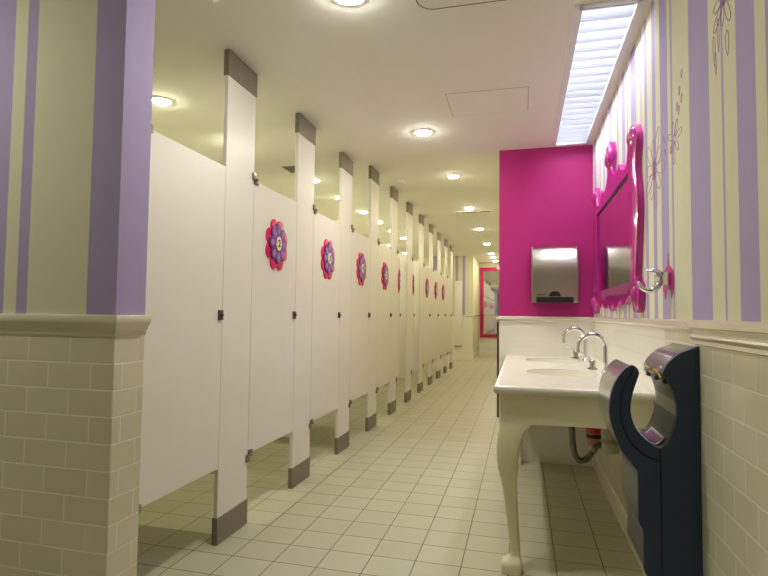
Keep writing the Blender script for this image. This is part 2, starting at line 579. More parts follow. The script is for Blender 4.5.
def stall_door(y_hinge, width, angle, number, label, group):
    """Local frame: hinge on the local Z axis, the door runs along +Y, the corridor is +X."""
    root = empty('stall_door', (XS, y_hinge, DB), label, 'stall door', group)
    root['_local'] = 1
    h = DT - DB
    def P(mb, name, mt, par):
        mb_o = mb
        o = None
        par_local = par.get('_local')
        par['_local'] = 1
        o = mb_o.build(name, mt, par)
        return o
    a = MB(); a.box(-0.022, 0, 0.004, width - 0.003, 0, h, 0.0015, 1)
    P(a, 'door_panel', M['laminate'], root)
    # pivot hinges at top and bottom of the hinge side
    for zz, sgn in ((h, 1), (0, -1)):
        b = MB()
        b.box(-0.026, 0.012, -0.022, 0.010, zz + sgn * 0.022 - 0.019, zz + sgn * 0.022 + 0.019, 0.003, 2)
        b.box(-0.026, 0.012, 0.002, 0.040, zz - sgn * 0.004 - 0.016, zz - sgn * 0.004 + 0.016, 0.003, 2)
        b.lathe((0.013, 0.012, zz + sgn * 0.006), [(0.0, 0), (0.009, 0), (0.009, 0.006), (0.006, 0.009), (0, 0.009)], 12, 'X')
        P(b, 'hinge', M['hinge'], root)
    b = MB()
    b.box(0.0, 0.011, width - 0.042, width - 0.006, 0.735, 0.785, 0.003, 2)
    b.lathe((0.011, width - 0.024, 0.76), [(0.0, 0), (0.011, 0), (0.011, 0.005), (0.008, 0.008), (0, 0.008)], 14, 'X')
    P(b, 'latch', M['latch'], root)
    if number:
        yc, zc = 0.300, 1.195
        fl = MB()
        fl.prism(flower_outline(8, 0.108, 0.047, PI / 8), [], lambda u, v, d: (d, yc - 0.004 + u * 0.97, zc + v * 1.04 - 0.006), 0.0, 0.008, 0.002, 2)
        fo = P(fl, 'flower_sign', M['flower_pink'], root)
        p = MB()
        p.prism(flower_outline(8, 0.088, 0.038, PI / 2), [], lambda u, v, d: (d, yc - 0.006 + u * 0.92, zc + v), 0.007, 0.017, 0.002, 2)
        p.mi = 1
        for q in range(8):
            a_ = PI / 2 + q * PI / 4
            cx, cz = 0.085 * math.cos(a_), 0.085 * math.sin(a_)
            pts = []
            for t in range(16):
                b_ = 2 * PI * t / 16
                lx, lz = 0.030 * math.cos(b_), 0.020 * math.sin(b_)
                pts.append((cx + lx * math.cos(a_) - lz * math.sin(a_), cz + lx * math.sin(a_) + lz * math.cos(a_)))
            p.prism(pts, [], lambda u, v, d: (d, yc - 0.006 + u * 0.92, zc + v), 0.016, 0.0185, 0.001, 1)
        P(p, 'front_petals', [M['flower_purple'], M['flower_lilac']], fo)
        c = MB()
        c.prism([(0.034 * math.cos(2 * PI * t / 28), 0.044 * math.sin(2 * PI * t / 28)) for t in range(28)], [],
                lambda u, v, d: (d, yc - 0.006 + u, zc + v), 0.016, 0.022, 0.001, 1)
        P(c, 'number_plate', M['plate'], fo)
        me = text_mesh(number, 0.062)
        me.transform(Matrix.Translation((0.0227, yc - 0.006, zc)))
        me.materials.clear()
        me.materials.append(M['ink'])
        o = bpy.data.objects.new('numeral', me)
        COL.objects.link(o)
        o.parent = fo
    root.rotation_euler = (0, 0, angle)
    return root

GD = 'white stall doors along the corridor'
doors = []
stall_door(1.787, Y1 - 1.787, 0, None, 'plain white stall door without a flower, beside the tiled striped wall', GD)
for k in range(10):
    yh = Y1 + SP * k + PW
    ang = {4: math.radians(9), 5: math.radians(8.3)}.get(k, 0)
    num = str(k + 2) if k < 9 else None
    if k == 0:
        lab = 'white stall door with a pink and purple flower numbered 2'
    elif k == 9:
        lab = 'plain white stall door at the far end of the stall row'
    elif k in (4, 5):
        lab = 'white stall door standing ajar, %s door with a flower from the camera' % ORD[k]
    else:
        lab = 'closed white stall door, %s one with a flower from the camera' % ORD[k]
    stall_door(yh, SP - PW, ang, num, lab, GD)

# side panels between the stalls, running back to the wall
GS = 'white side panels between the stalls'
def side_panel(y, label):
    root = empty('side_panel', (XS - 0.03, y, 0.30), label, 'partition panel', GS)
    a = MB(); a.box(XB + 0.012, XS - 0.0275, y - 0.011, y + 0.011, 0.30, 1.95, 0.001, 1)
    a.build('panel_board', M['laminate'], root)
    for zz in (0.5, 1.15, 1.8):
        b = MB(); b.box(XB, XB + 0.03, y - 0.02, y + 0.02, zz, zz + 0.04, 0.002, 1)
        b.build('wall_bracket', M['hinge'], root)
for k in range(11):
    side_panel(Y1 + SP * k + PW / 2, 'white panel dividing the stalls behind the %s stall post' % ORD[k])

# white panel on the striped end wall past the stalls
root = empty('wall_panel', (-1.546, YE, 0.36), 'white panel mounted on the striped end wall beyond the last stall', 'panel')
a = MB(); a.box(-1.634, -1.458, YE - 0.035, YE, 0.37, 1.99, 0.004, 2)
a.build('panel_board', M['laminate'], root)
a = MB(); a.box(-1.64, -1.452, YE - 0.04, YE - 0.021, 0.345, 0.37, 0.002, 1)
a.build('edge_strip', M['shoe'], root)

# dark edged panel on the passage side of the pink wall
root = empty('corner_guard', (XPL, YP + 0.25, 0.32), 'dark metal edged panel on the free end of the pink wall', 'panel')
a = MB(); a.box(XPL - 0.017, XPL, YP + 0.02, YP + 0.12, 0.324, 1.095, 0.002, 1)
a.build('guard_plate', M['dark_metal'], root)
for zz in (0.40, 0.70, 1.02):
    a = MB(); a.lathe((XPL - 0.017, YP + 0.07, zz), [(0, 0), (0.006, 0), (0.005, -0.003), (0, -0.003)], 10, 'X')
    a.build('screw', M['hinge'], root)

# ================================================================== CEILING LIGHTS
def downlight(x, y, z, lens, label, group, r=0.057):
    root = empty('downlight', (x, y, z), label, 'ceiling light', group)
    a = MB()
    a.lathe((x, y, z), [(r + 0.001, -0.0005), (r + 0.018, -0.0005), (r + 0.016, -0.005), (r + 0.001, -0.006), (r + 0.001, -0.0005)], 32)
    a.build('trim_ring', M['white'], root)
    b = MB(); b.lathe((x, y, z), [(0.0, -0.001), (r, -0.001), (r * 0.98, -0.006), (r * 0.8, -0.012), (r * 0.45, -0.016), (0, -0.017)], 32)
    b.build('lens', lens, root)
    return root
GL = 'round downlights over the corridor'
CY = [0.33, 2.09, 3.844, 5.643, 7.404, 9.267, 11.25, 13.05, 13.975, 14.896]
for i, yy in enumerate(CY):
    zc = HC1 if yy < YSTEP else HC2
    if i == 0:
        lab = 'unseen round downlight added left of the frame to light the tiled wall end'
    elif i == 1:
        lab = 'round recessed downlight cut off by the top edge, beside the rounded ceiling hatch'
    elif i == 2:
        lab = 'round recessed downlight beside the square ceiling access panel'
    else:
        lab = '%s lit corridor downlight on the higher ceiling past the pink wall' % ORD[i - 3]
    downlight(-0.71 if i else -2.3, yy if i else 0.8, zc, M['lens_fill'] if i == 0 else M['lens'] if yy < YSTEP else M['lens_far'], lab, GL)
GL2 = 'round downlights over the stalls'
for i, yy in enumerate([2.897, 3.75, 5.502, 6.4, 7.397, 8.272, 9.21, 10.113, 11.104, 12.631]):
    zc = HC1 if yy < YSTEP else HC2
    lab = ('round downlight above the stall door nearest the tiled striped wall' if i == 0 else
           '%s round downlight over the stalls, seen above the doors' % ORD[i])
    downlight(-2.24 if i < 8 else -2.75, yy, zc, M['lens_stall'], lab, GL2, r=0.053)

# recessed fluorescent fixture
root = empty('fluorescent_fixture', ((TX0 + TX1) / 2, (TY0 + TY1) / 2, HC1), 'long recessed fluorescent ceiling fixture with white cross louvres beside the striped wall', 'ceiling light')
z0 = HC1
a = MB()
for x0, x1, y0, y1 in ((TX0 - 0.026, TX0 + 0.014, TY0 - 0.012, TY1 + 0.012), (TX1 - 0.016, TX1 + 0.012, TY0 - 0.012, TY1 + 0.012),
                       (TX0, TX1, TY0 - 0.012, TY0 + 0.016), (TX0, TX1, TY1 - 0.016, TY1 + 0.012)):
    a.box(x0, x1, y0, y1, z0 - 0.006, z0 + 0.004, 0.0015, 1)
a.build('rim', M['white'], root)
a = MB()
a.box(TX0, TX0 + 0.004, TY0, TY1, z0, z0 + 0.158)
a.box(TX1 - 0.004, TX1, TY0, TY1, z0, z0 + 0.158)
a.box(TX0, TX1, TY0, TY0 + 0.004, z0, z0 + 0.158)
a.box(TX0, TX1, TY1 - 0.004, TY1, z0, z0 + 0.158)
a.box(TX0, TX1, TY0, TY1, z0 + 0.152, z0 + 0.158)
a.build('housing', M['white'], root)
nb = 20
for i in range(nb):
    yy = TY0 + (i + 0.5) * (TY1 - TY0) / nb
    b = MB()
    b.prism([(-0.001, 0.0), (0.001, 0.0), (0.010, 0.064), (-0.010, 0.064)], [], lambda u, v, d: (d, yy + u, z0 + 0.004 + v), TX0 + 0.006, TX1 - 0.006)
    b.build('louvre_blade', M['blade'], root)
for j in range(2):
    ya = TY0 + 0.02 + j * (TY1 - TY0) / 2
    yb = ya + (TY1 - TY0) / 2 - 0.04
    for xx in (TX0 + 0.075, TX1 - 0.075):
        b = MB(); b.tube([(xx, ya, z0 + 0.118), (xx, yb, z0 + 0.118)], 0.013, 12)
        b.build('tube', M['tube'], root)

# access hatches, vents and small ceiling fittings
def loop_strip(mb, pts, w, z, t):
    n = len(pts)
    mb.tube([(x, y, z) for x, y in pts], w, 6, closed=True)

root = empty('access_panel', (-0.205, 3.39, HC1), 'square white access panel with thin joint lines in the lower ceiling', 'ceiling panel')
a = MB(); a.box(-0.452, 0.036, 3.20, 3.57, HC1 - 0.002, HC1 + 0.001)
a.build('panel_board', M['ceiling'], root)
a = MB()
for x0, x1, y0, y1 in ((-0.456, -0.452, 3.20, 3.57), (0.036, 0.040, 3.20, 3.57), (-0.456, 0.04, 3.197, 3.20), (-0.456, 0.04, 3.57, 3.573)):
    a.box(x0, x1, y0, y1, HC1 - 0.0015, HC1 + 0.001)
a.build('joint', M['groove'], root)
def rrect(x0, x1, y0, y1, r, n=6):
    out = []
    for cx, cy, a0 in ((x1 - r, y1 - r, 0), (x0 + r, y1 - r, PI / 2), (x0 + r, y0 + r, PI), (x1 - r, y0 + r, 1.5 * PI)):
        for k in range(n + 1):
            t = a0 + k / n * PI / 2
            out.append((cx + r * math.cos(t), cy + r * math.sin(t)))
    return out
root = empty('access_panel', (-0.18, 1.97, HC1), 'white ceiling hatch with rounded corners and a dark outline, cut off by the top edge', 'ceiling panel')
a = MB(); a.prism(rrect(-0.435, 0.085, 1.75, 2.27, 0.07), [], lambda u, v, d: (u, v, d), HC1 - 0.003, HC1 + 0.001)
a.build('panel_board', M['ceiling'], root)
a = MB(); a.prism(rrect(-0.440, 0.09, 1.745, 2.275, 0.074), [rrect(-0.436, 0.086, 1.749, 2.271, 0.07)], lambda u, v, d: (u, v, d), HC1 - 0.0035, HC1 + 0.001)
a.build('joint', M['dark_metal'], root)

def grille(name, x0, x1, y0, y1, z, label, face):
    root = empty(name, ((x0 + x1) / 2, (y0 + y1) / 2, z), label, 'air vent')
    a = MB()
    a.prism([(x0, y0), (x1, y0), (x1, y1), (x0, y1)], [[(x0 + 0.02, y0 + 0.02), (x1 - 0.02, y0 + 0.02), (x1 - 0.02, y1 - 0.02), (x0 + 0.02, y1 - 0.02)]],
            lambda u, v, d: (u, v, d), z - 0.007, z)
    a.build('vent_frame', face, root)
    b = MB()
    n = max(3, int((y1 - y0) / 0.03))
    for i in range(n):
        yy = y0 + 0.02 + (i + 0.5) * (y1 - y0 - 0.04) / n
        b.box(x0 + 0.02, x1 - 0.02, yy - 0.004, yy + 0.004, z - 0.006, z - 0.001)
    b.build('vent_slat', M['shoe'], root)
    return root
grille('ceiling_vent', -0.936, -0.417, 7.62, 7.74, HC2, 'rectangular grey air vent in the higher corridor ceiling between downlights', M['ceiling'])
grille('ceiling_vent', -2.378, -2.08, 4.87, 5.17, HC2, 'square air vent over the stalls seen above the second door', M['ceiling'])
def disc_fitting(x, y, z, r, label):
    root = empty('smoke_detector', (x, y, z), label, 'smoke detector')
    a = MB(); a.lathe((x, y, z), [(0, 0), (r, 0), (r, -0.012), (r * 0.8, -0.02), (0, -0.02)], 24)
    a.build('base_ring', M['white'], root)
    a = MB(); a.lathe((x, y, z - 0.02), [(0, 0), (r * 0.6, 0), (r * 0.5, -0.014), (0, -0.016)], 20)
    a.build('sensor_cap', M['white'], root)
disc_fitting(-1.274, 5.652, HC2, 0.05, 'small round white detector on the higher ceiling near the stall posts')
disc_fitting(-1.29, 1.93, HC1, 0.06, 'small round white detector at the top edge above the stall post')

# ================================================================== VANITY
VX0, VX1, VY0, VY1, ZC = -0.126, XR, 2.46, YP, 0.832
van = empty('vanity', (0.2, 3.44, 0), 'cream vanity counter with two basins and a curved leg against the pink wall', 'vanity')
def ell(cx, cy, rx, ry, n=40):
    return [(cx + rx * math.cos(2 * PI * k / n), cy + ry * math.sin(2 * PI * k / n)) for k in range(n)]
BAS = [(0.215, 3.16), (0.215, 4.0)]
a = MB()
a.prism([(VX0 + 0.016, VY0 + 0.016), (VX1 - 0.001, VY0 + 0.016), (VX1 - 0.001, VY1 - 0.001), (VX0 + 0.016, VY1 - 0.001)], [ell(x, y, 0.19, 0.215) for x, y in BAS],
        lambda u, v, d: (u, v, d), ZC - 0.034, ZC)
nose = [(0.0, ZC), (0.007, ZC - 0.001), (0.013, ZC - 0.006), (0.016, ZC - 0.015), (0.015, ZC - 0.024), (0.010, ZC - 0.031), (0.004, ZC - 0.034), (0.0, ZC - 0.034)]
path = [(VX1 - 0.001, VY0 + 0.016, 0, -1), (VX0 + 0.016, VY0 + 0.016, -1, -1), (VX0 + 0.016, VY1 - 0.001, -1, 0)]
a.loft([[(x + dx * o, y + dy * o, z) for o, z in nose] for x, y, dx, dy in path])
a.build('countertop', M['porcelain'], van)
for bx, by in BAS:
    b = MB()
    prof = [(1.0, 0.0), (0.99, -0.02), (0.95, -0.06), (0.85, -0.10), (0.65, -0.128), (0.35, -0.14), (0.08, -0.143)]
    rings = []
    for s, dz in prof:
        rings.append([(bx + 0.19 * s * math.cos(2 * PI * k / 40), by + 0.215 * s * math.sin(2 * PI * k / 40), ZC - 0.004 + dz) for k in range(40)])
    outp = [(0.10, -0.155), (0.4, -0.152), (0.7, -0.138), (0.9, -0.11), (1.0, -0.06), (1.03, -0.03)]
    for s, dz in outp:
        rings.append([(bx + 0.19 * s * math.cos(2 * PI * k / 40), by + 0.215 * s * math.sin(2 * PI * k / 40), ZC - 0.004 + dz) for k in range(40)])
    b.loft(rings, cap=False)
    bo = b.build('basin', M['porcelain'], van)
    d = MB(); d.lathe((bx, by, ZC - 0.146), [(0, 0), (0.03, 0), (0.03, 0.004), (0.022, 0.006), (0.018, 0.003), (0, 0.003)], 20)
    d.build('drain', M['chrome'], bo)
a = MB()
a.box(-0.098, VX1 - 0.002, 2.487, 2.512, 0.666, ZC - 0.034)
a.box(-0.098, -0.073, 2.512, VY1 - 0.002, 0.666, ZC - 0.034)
a.build('apron', M['vanity_paint'], van)
# cabriole legs, section by section: (z, outer offset, inner offset) measured in from the apron corner
LEG = [(0.667, 0.000, 0.152), (0.645, -0.003, 0.125), (0.620, -0.008, 0.108), (0.594, -0.012, 0.096), (0.55, -0.014, 0.086), (0.496, -0.013, 0.080), (0.45, -0.006, 0.077),
       (0.411, 0.004, 0.076), (0.33, 0.018, 0.076), (0.25, 0.027, 0.079), (0.194, 0.033, 0.083), (0.14, 0.040, 0.087), (0.10, 0.045, 0.088), (0.075, 0.046, 0.088),
       (0.060, 0.042, 0.089), (0.050, 0.026, 0.092), (0.043, 0.010, 0.094), (0.03, 0.005, 0.096), (0.0, 0.004, 0.095)]
def leg(cx, cy, sy):
    b = MB()
    rings = []
    for z, o, i in LEG:
        r = min(0.012, (i - o) * 0.25)
        ring = [(cx + u, cy + sy * v, z) for u, v in rrect(o, i, o, i, r, 3)]
        if sy < 0:
            ring = ring[::-1]
        rings.append(ring)
    b.loft(rings)
    return b.build('leg', M['vanity_paint'], van, smooth=50)
leg(-0.098, 2.487, 1)
leg(-0.098, VY1 - 0.02, -1)

# faucets
def faucet(bx, by, top, label, lever_side):
    root = empty('faucet', (bx, by, ZC), label, 'faucet', 'chrome faucets on the vanity')
    a = MB()
    pts = [(bx, by, ZC), (bx, by, ZC + 0.10)]
    R = 0.072
    for k in range(0, 15):
        t = PI * k / 14 * 1.05
        pts.append((bx - R + R * math.cos(t), by, ZC + top - R + R * math.sin(t)))
    pts.append((bx - 2 * R + 0.004, by, ZC + top - R - 0.03))
    a.tube(pts, [0.0145] * 2 + [0.0145] * 15 + [0.0145], 14)
    a.build('spout', M['chrome'], root)
    a = MB(); a.lathe((bx, by, ZC), [(0, 0), (0.027, 0), (0.027, 0.004), (0.018, 0.012), (0.013, 0.02), (0, 0.02)], 24)
    a.build('spout_base', M['chrome'], root)
    hx, hy = bx - 0.045, by + 0.22
    a = MB(); a.lathe((hx, hy, ZC), [(0, 0), (0.027, 0), (0.027, 0.006), (0.018, 0.012), (0.017, 0.03), (0.021, 0.034), (0.019, 0.05), (0.012, 0.056), (0, 0.056)], 20)
    ho = a.build('handle', M['nickel'], root)
    b = MB(); b.tube([(hx, hy, ZC + 0.045), (hx - 0.03, hy - 0.004, ZC + 0.072), (hx - 0.06, hy - 0.008, ZC + 0.094), (hx - 0.074, hy - 0.008, ZC + 0.092)], [0.006, 0.005, 0.0042, 0.006], 10)
    b.build('lever', M['chrome'], ho)
    b = MB(); b.lathe((hx, hy, ZC), [(0.0271, 0), (0.029, 0), (0.028, 0.005), (0.0271, 0.005)], 20)
    b.build('base_ring', M['dark_metal'], ho)
    return root
faucet(0.455, 3.22, 0.212, 'chrome gooseneck faucet at the near basin, partly behind the hand dryer', (-1, 1))
faucet(0.435, 4.05, 0.225, 'chrome gooseneck faucet at the far basin by the pink wall', (-1, 1))

# drain trap below the near basin
root = empty('drain_trap', (0.28, 3.16, 0.33), 'dark chrome drain trap bending under the vanity counter', 'drain pipe')
TY_ = 3.20
pth = spline([(0.268, TY_, 0.685), (0.270, TY_, 0.55), (0.275, TY_, 0.43), (0.290, TY_, 0.365), (0.325, TY_, 0.343), (0.362, TY_, 0.372), (0.385, TY_, 0.415), (0.415, TY_, 0.437), (0.46, TY_, 0.438), (XR - 0.0005, TY_, 0.438)], 6)
a = MB(); a.tube(pth, 0.017, 14); a.build('pipe', M['trap'], root)
for (p, q) in (((0.270, TY_, 0.535), (0.271, TY_, 0.560)), ((0.378, TY_, 0.400), (0.389, TY_, 0.421))):
    a = MB(); a.tube([p, q], 0.024, 8); a.build('collar', M['hinge'], root)
a = MB(); a.lathe((XR - 0.012, TY_, 0.438), [(0, 0), (0.034, 0), (0.036, 0.006), (0.036, 0.0115), (0, 0.0115)], 20, 'X'); a.build('wall_flange', M['trap'], root)

# soap reservoirs below the counter
def reservoir(x, y, zb, r, body, cap, label):
    root = empty('soap_bottle', (x, y, zb), label, 'soap bottle', 'soap bottles hanging under the counter')
    a = MB(); a.lathe((x, y, zb), [(0, 0), (r * 0.9, 0), (r, 0.008), (r, 0.15), (r * 0.8, 0.175), (r * 0.45, 0.19), (r * 0.45, 0.2), (0, 0.2)], 24)
    a.build('bottle_body', body, root)
    a = MB(); a.lathe((x, y, zb + 0.048), [(r + 0.0005, 0), (r + 0.001, 0), (r + 0.001, 0.022), (r + 0.0005, 0.022)], 24)
    a.build('label_band', M['ink'] if cap is M['red'] else M['hinge'], root)
    a = MB(); a.lathe((x, y, zb + 0.076), [(0, 0), (r + 0.002, 0), (r + 0.002, 0.065), (r * 0.85, 0.095), (r * 0.5, 0.115), (r * 0.5, 0.12), (0, 0.12)], 24)
    a.build('bottle_cap', cap, root)
    a = MB(); a.tube([(x, y, zb + 0.195), (x, y, ZC - 0.033)], 0.012, 10)
    a.build('feed_tube', M['hinge'], root)
reservoir(0.405, 3.36, 0.395, 0.042, M['red_clear'], M['red'], 'red topped soap bottle hanging under the vanity behind the drain trap')
reservoir(0.425, 2.88, 0.475, 0.042, M['clear'], M['clear'], 'cloudy soap bottle hanging under the vanity close to the hand dryer')

# ================================================================== MIRROR ON THE RIGHT WALL
YM = 3.42
half_top = [(0.0, 2.150), (0.04, 2.135), (0.075, 2.095), (0.088, 2.045), (0.075, 1.995), (0.082, 1.962), (0.11, 1.945), (0.17, 1.915), (0.22, 1.905), (0.27, 1.915), (0.31, 1.935),
            (0.34, 1.925), (0.37, 1.895), (0.43, 1.875), (0.50, 1.872), (0.545, 1.895), (0.565, 1.935), (0.580, 1.985), (0.625, 2.020), (0.69, 2.020), (0.745, 1.995), (0.785, 1.95),
            (0.785, 1.90), (0.760, 1.85), (0.752, 1.81), (0.765, 1.75), (0.788, 1.69), (0.795, 1.63), (0.785, 1.55), (0.762, 1.46), (0.735, 1.38), (0.725, 1.335), (0.745, 1.31), (0.785, 1.295),
            (0.800, 1.265), (0.795, 1.215), (0.770, 1.180), (0.72, 1.165), (0.68, 1.175), (0.655, 1.205), (0.63, 1.235), (0.58, 1.245), (0.50, 1.225), (0.42, 1.205), (0.37, 1.215),
            (0.34, 1.232), (0.30, 1.222), (0.22, 1.200), (0.14, 1.195), (0.09, 1.215), (0.06, 1.205), (0.0, 1.180)]
half_top = [(d, 1.16 + (z - 1.16) * 1.055) for d, z in half_top]
hp = spl2(half_top, 3)
outline = [(YM - d, z) for d, z in hp] + [(YM + d, z) for d, z in hp[-2:0:-1]]
gl = (YM - 0.585, YM + 0.585, 1.318, 1.865)
mr = empty('wall_mirror', (XR, YM, 1.17), 'ornate glossy magenta framed mirror on the striped wall above the vanity', 'mirror')
hole = [(gl[0], gl[2]), (gl[1], gl[2]), (gl[1], gl[3]), (gl[0], gl[3])]
a = MB()
a.prism(outline, [hole], lambda u, v, d: (XR - d, u, v), 0.0, 0.030, 0.011, 3)
fr = a.build('mirror_frame', M['frame_pink'], mr, smooth=50)
# raised carved scrolls on the frame
def boss(mb, y, z, ry, rz, h):
    rings = []
    for s, hh in ((1.0, 0.0), (0.95, 0.35), (0.8, 0.65), (0.55, 0.88), (0.25, 0.98)):
        rings.append([(XR - 0.029 - h * hh, y + ry * s * math.cos(2 * PI * k / 20), z + rz * s * math.sin(2 * PI * k / 20)) for k in range(20)])
    mb.loft(rings)
a = MB()
boss(a, YM, 2.105, 0.058, 0.07, 0.014)
for q in range(5):
    boss(a, YM + (q - 2) * 0.026, 2.10 + 0.02 * (2 - abs(q - 2)), 0.013, 0.045, 0.020)
a.build('shell_crest', M['frame_pink'], fr)
for sgn in (-1, 1):
    for (yy, zz, ry, rz) in ((0.685, 2.00, 0.072, 0.05), (0.738, 1.24, 0.042, 0.055)):
        a = MB(); boss(a, YM + sgn * yy, zz, ry, rz, 0.012)
        for q in range(3):
            boss(a, YM + sgn * (yy + (q - 1) * ry * 0.55), zz + rz * 0.15, ry * 0.22, rz * 0.75, 0.018)
        a.build('corner_scroll', M['frame_pink'], fr)
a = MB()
a.box(XR - 0.024, XR - 0.01, gl[0], gl[1], gl[3] - 0.009, gl[3] - 0.0005)  # dark strip standing in for the shaded gap under the top of the frame
a.build('lip_shade', M['ink'], mr, smooth=0)
a = MB(); a.box(XR - 0.018, XR - 0.010, gl[0] + 0.0005, gl[1] - 0.0005, gl[2] + 0.0005, gl[3] - 0.0095)
a.build('glass', M['mirror'], mr, smooth=0)

# far framed mirror
fm = empty('wall_mirror', (-0.73, YEND, 0.5), 'tall pink framed mirror on the far wall at the end of the corridor', 'mirror')
a = MB()
ox0, ox1, oz0, oz1, w = -1.165, -0.21, 0.50, 2.50, 0.105
a.prism([(ox0, oz0), (ox1, oz0), (ox1, oz1), (ox0, oz1)], [[(ox0 + w, oz0 + w), (ox1 - w, oz0 + w), (ox1 - w, oz1 - w), (ox0 + w, oz1 - w)]],
        lambda u, v, d: (u, YEND - d, v), 0.0, 0.04, 0.01, 2)
a.build('mirror_frame', M['frame_hot'], fm)
a = MB(); a.box(ox0 + w, ox1 - w, YEND - 0.02, YEND - 0.01, oz0 + w, oz1 - w)
a.build('glass', M['mirror'], fm, smooth=0)

# ================================================================== PAPER TOWEL DISPENSER
pd = empty('towel_dispenser', (0.245, YP, 1.245), 'satin steel paper towel dispenser on the pink wall', 'dispenser')
DX0, DX1, DZ0, DZ1 = 0.078, 0.412, 1.252, 1.690
prof = [(0.0, DZ0), (0.10, DZ0), (0.104, DZ0 + 0.004), (0.108, DZ0 + 0.10), (0.110, DZ0 + 0.20), (0.108, DZ0 + 0.25), (0.104, DZ0 + 0.29), (0.097, DZ0 + 0.325), (0.087, DZ0 + 0.358), (0.073, DZ0 + 0.388), (0.055, DZ0 + 0.413), (0.036, DZ0 + 0.43), (0.02, DZ1), (0.0, DZ1)]
a = MB()
a.prism(prof, [], lambda u, v, d: (d, YP - u, v), DX0, DX1)
a.build('cover', M['steel'], pd, smooth=25)
for xx in (DX0, DX1):
    a = MB()
    big = [(u * 1.01, v + (0.002 if v > DZ0 + 0.3 else 0)) for u, v in prof]
    a.prism(big, [], lambda u, v, d: (d, YP - u, v), xx - 0.004, xx + 0.004, 0.002, 2)
    a.build('side_cap', M['shoe'], pd)
a = MB(); a.box(DX0 + 0.03, DX1 - 0.03, YP - 0.112, YP - 0.09, DZ0 - 0.002, DZ0 + 0.042, 0.003, 2)
a.build('paper_slot', M['black'], pd)
a = MB()
hc = [(0.245 + 0.044 * math.cos(PI * k / 16), DZ0 + 0.046 + 0.04 * math.sin(PI * k / 16)) for k in range(17)]
a.prism(hc, [], lambda u, v, d: (u, YP - d, v), 0.10, 0.113)
a.build('sensor_window', M['black'], pd)
a = MB()
for i in range(6):
    a.box(DX0 + 0.035 + i * 0.011, DX0 + 0.043 + i * 0.011, YP - 0.1095, YP - 0.10, DZ0 + 0.056, DZ0 + 0.064)
a.build('maker_mark', M['dark_metal'], pd, smooth=0)

# ================================================================== COAT HOOK
hk = empty('coat_hook', (XR, 2.22, 1.285), 'chrome crescent coat hook on the striped wall next to the magenta mirror', 'hook')
a = MB(); a.box(XR - 0.036, XR, 2.19, 2.235, 1.268, 1.318, 0.004, 2)
a.build('back_plate', M['chrome'], hk)
a = MB(); a.tube([(XR - 0.034, 2.21, 1.29), (XR - 0.048, 2.203, 1.289)], [0.018, 0.012], 14)
a.build('stem', M['chrome'], hk)
a = MB()
hp_ = spline([(0.458, 2.2, 1.322), (0.480, 2.2, 1.322), (0.497, 2.2, 1.308), (0.503, 2.2, 1.286), (0.494, 2.2, 1.264), (0.474, 2.2, 1.250), (0.450, 2.2, 1.252), (0.434, 2.2, 1.266), (0.428, 2.2, 1.284)], 4)
n = len(hp_)
a.tube(hp_, [0.003 + 0.008 * math.sin(PI * min(max((i + 1) / (n + 1), 0), 1)) for i in range(n)], 12, sx=1.9)
a.build('prong', M['chrome'], hk)
a = MB()
hp2 = spline([(0.475, 2.23, 1.330), (0.490, 2.225, 1.331), (0.505, 2.215, 1.318), (0.512, 2.205, 1.295)], 4)
n = len(hp2)
a.tube(hp2, [0.003 + 0.006 * i / n for i in range(n)], 10, sx=1.6)
a.build('prong', M['chrome'], hk)

# ================================================================== WALL DECALS
def petal(mb, yc, zc, ang, L, W, r=0.0022, r0=0.0):
    def ring(g):
        pts = []
        for k in range(18):
            t = 2 * PI * k / 18
            u = r0 + L / 2 - (L / 2 + g) * math.cos(t)
            v = (W / 2 + g) * math.sin(t) * (0.55 + 0.45 * max(u - r0, 0) / L)
            pts.append((yc + u * math.sin(ang) + v * math.cos(ang), zc + u * math.cos(ang) - v * math.sin(ang)))
        return pts
    mb.prism(ring(r), [ring(-r)], lambda u, v, d: (XR - d, u, v), 0.0, 0.0008)
def decal_flower(y, z, R, n, label, squash=1.0):
    root = empty('wall_decal', (XR, y, z), label, 'wall decal')
    a = MB()
    for k in range(n):
        petal(a, y, z, 2 * PI * k / n + 0.15, R * (1.0 if k % 2 else 0.72), R * 0.40, 0.0017, R * 0.16)
    a.build('petal_outline', M['decal'], root)
    a = MB()
    for k in range(n):
        t = 2 * PI * k / n
        petal(a, y, z, t, R * 0.30, R * 0.14, 0.0016, 0.0)
    a.build('flower_centre', M['decal'], root)
    return root
decal_flower(2.435, 1.77, 0.15, 10, 'large orchid outline flower painted on the striped wall beside the magenta mirror')
root = empty('wall_decal', (XR, 2.11, 1.83), 'small trailing orchid blossom with floating drops painted on a cream stripe', 'wall decal')
for k in range(7):
    a = MB(); petal(a, 2.125, 1.80, 2 * PI * k / 7 + 0.3, 0.062 + 0.02 * (k % 2), 0.03, 0.0016, 0.01)
    a.build('petal_outline', M['decal'], root)
for yy, zz in ((2.27, 1.83), (2.25, 1.775), (2.17, 1.76), (2.09, 1.89), (2.06, 1.935), (2.035, 1.90), (2.03, 1.985), (2.07, 1.87)):
    a = MB(); petal(a, yy, zz, 0.3 if yy > 2.1 else -0.3, 0.03, 0.018, 0.0018)
    a.build('drop', M['decal'], root)
decal_flower(1.625, 2.035, 0.085, 9, 'orchid outline flower at the top edge over a thin lilac stripe')
root = empty('wall_decal', (XR, 1.69, 1.95), 'hanging orchid teardrops painted below the flower at the top edge', 'wall decal')
for yy, zz, L, W in ((1.70, 1.875, 0.09, 0.022), (1.69, 1.845, 0.07, 0.014), (1.665, 1.90, 0.10, 0.018), (1.60, 1.86, 0.07, 0.03)):
    a = MB(); petal(a, yy, zz, 0.05, L, W, 0.0014)
    a.build('drop', M['decal'], root)
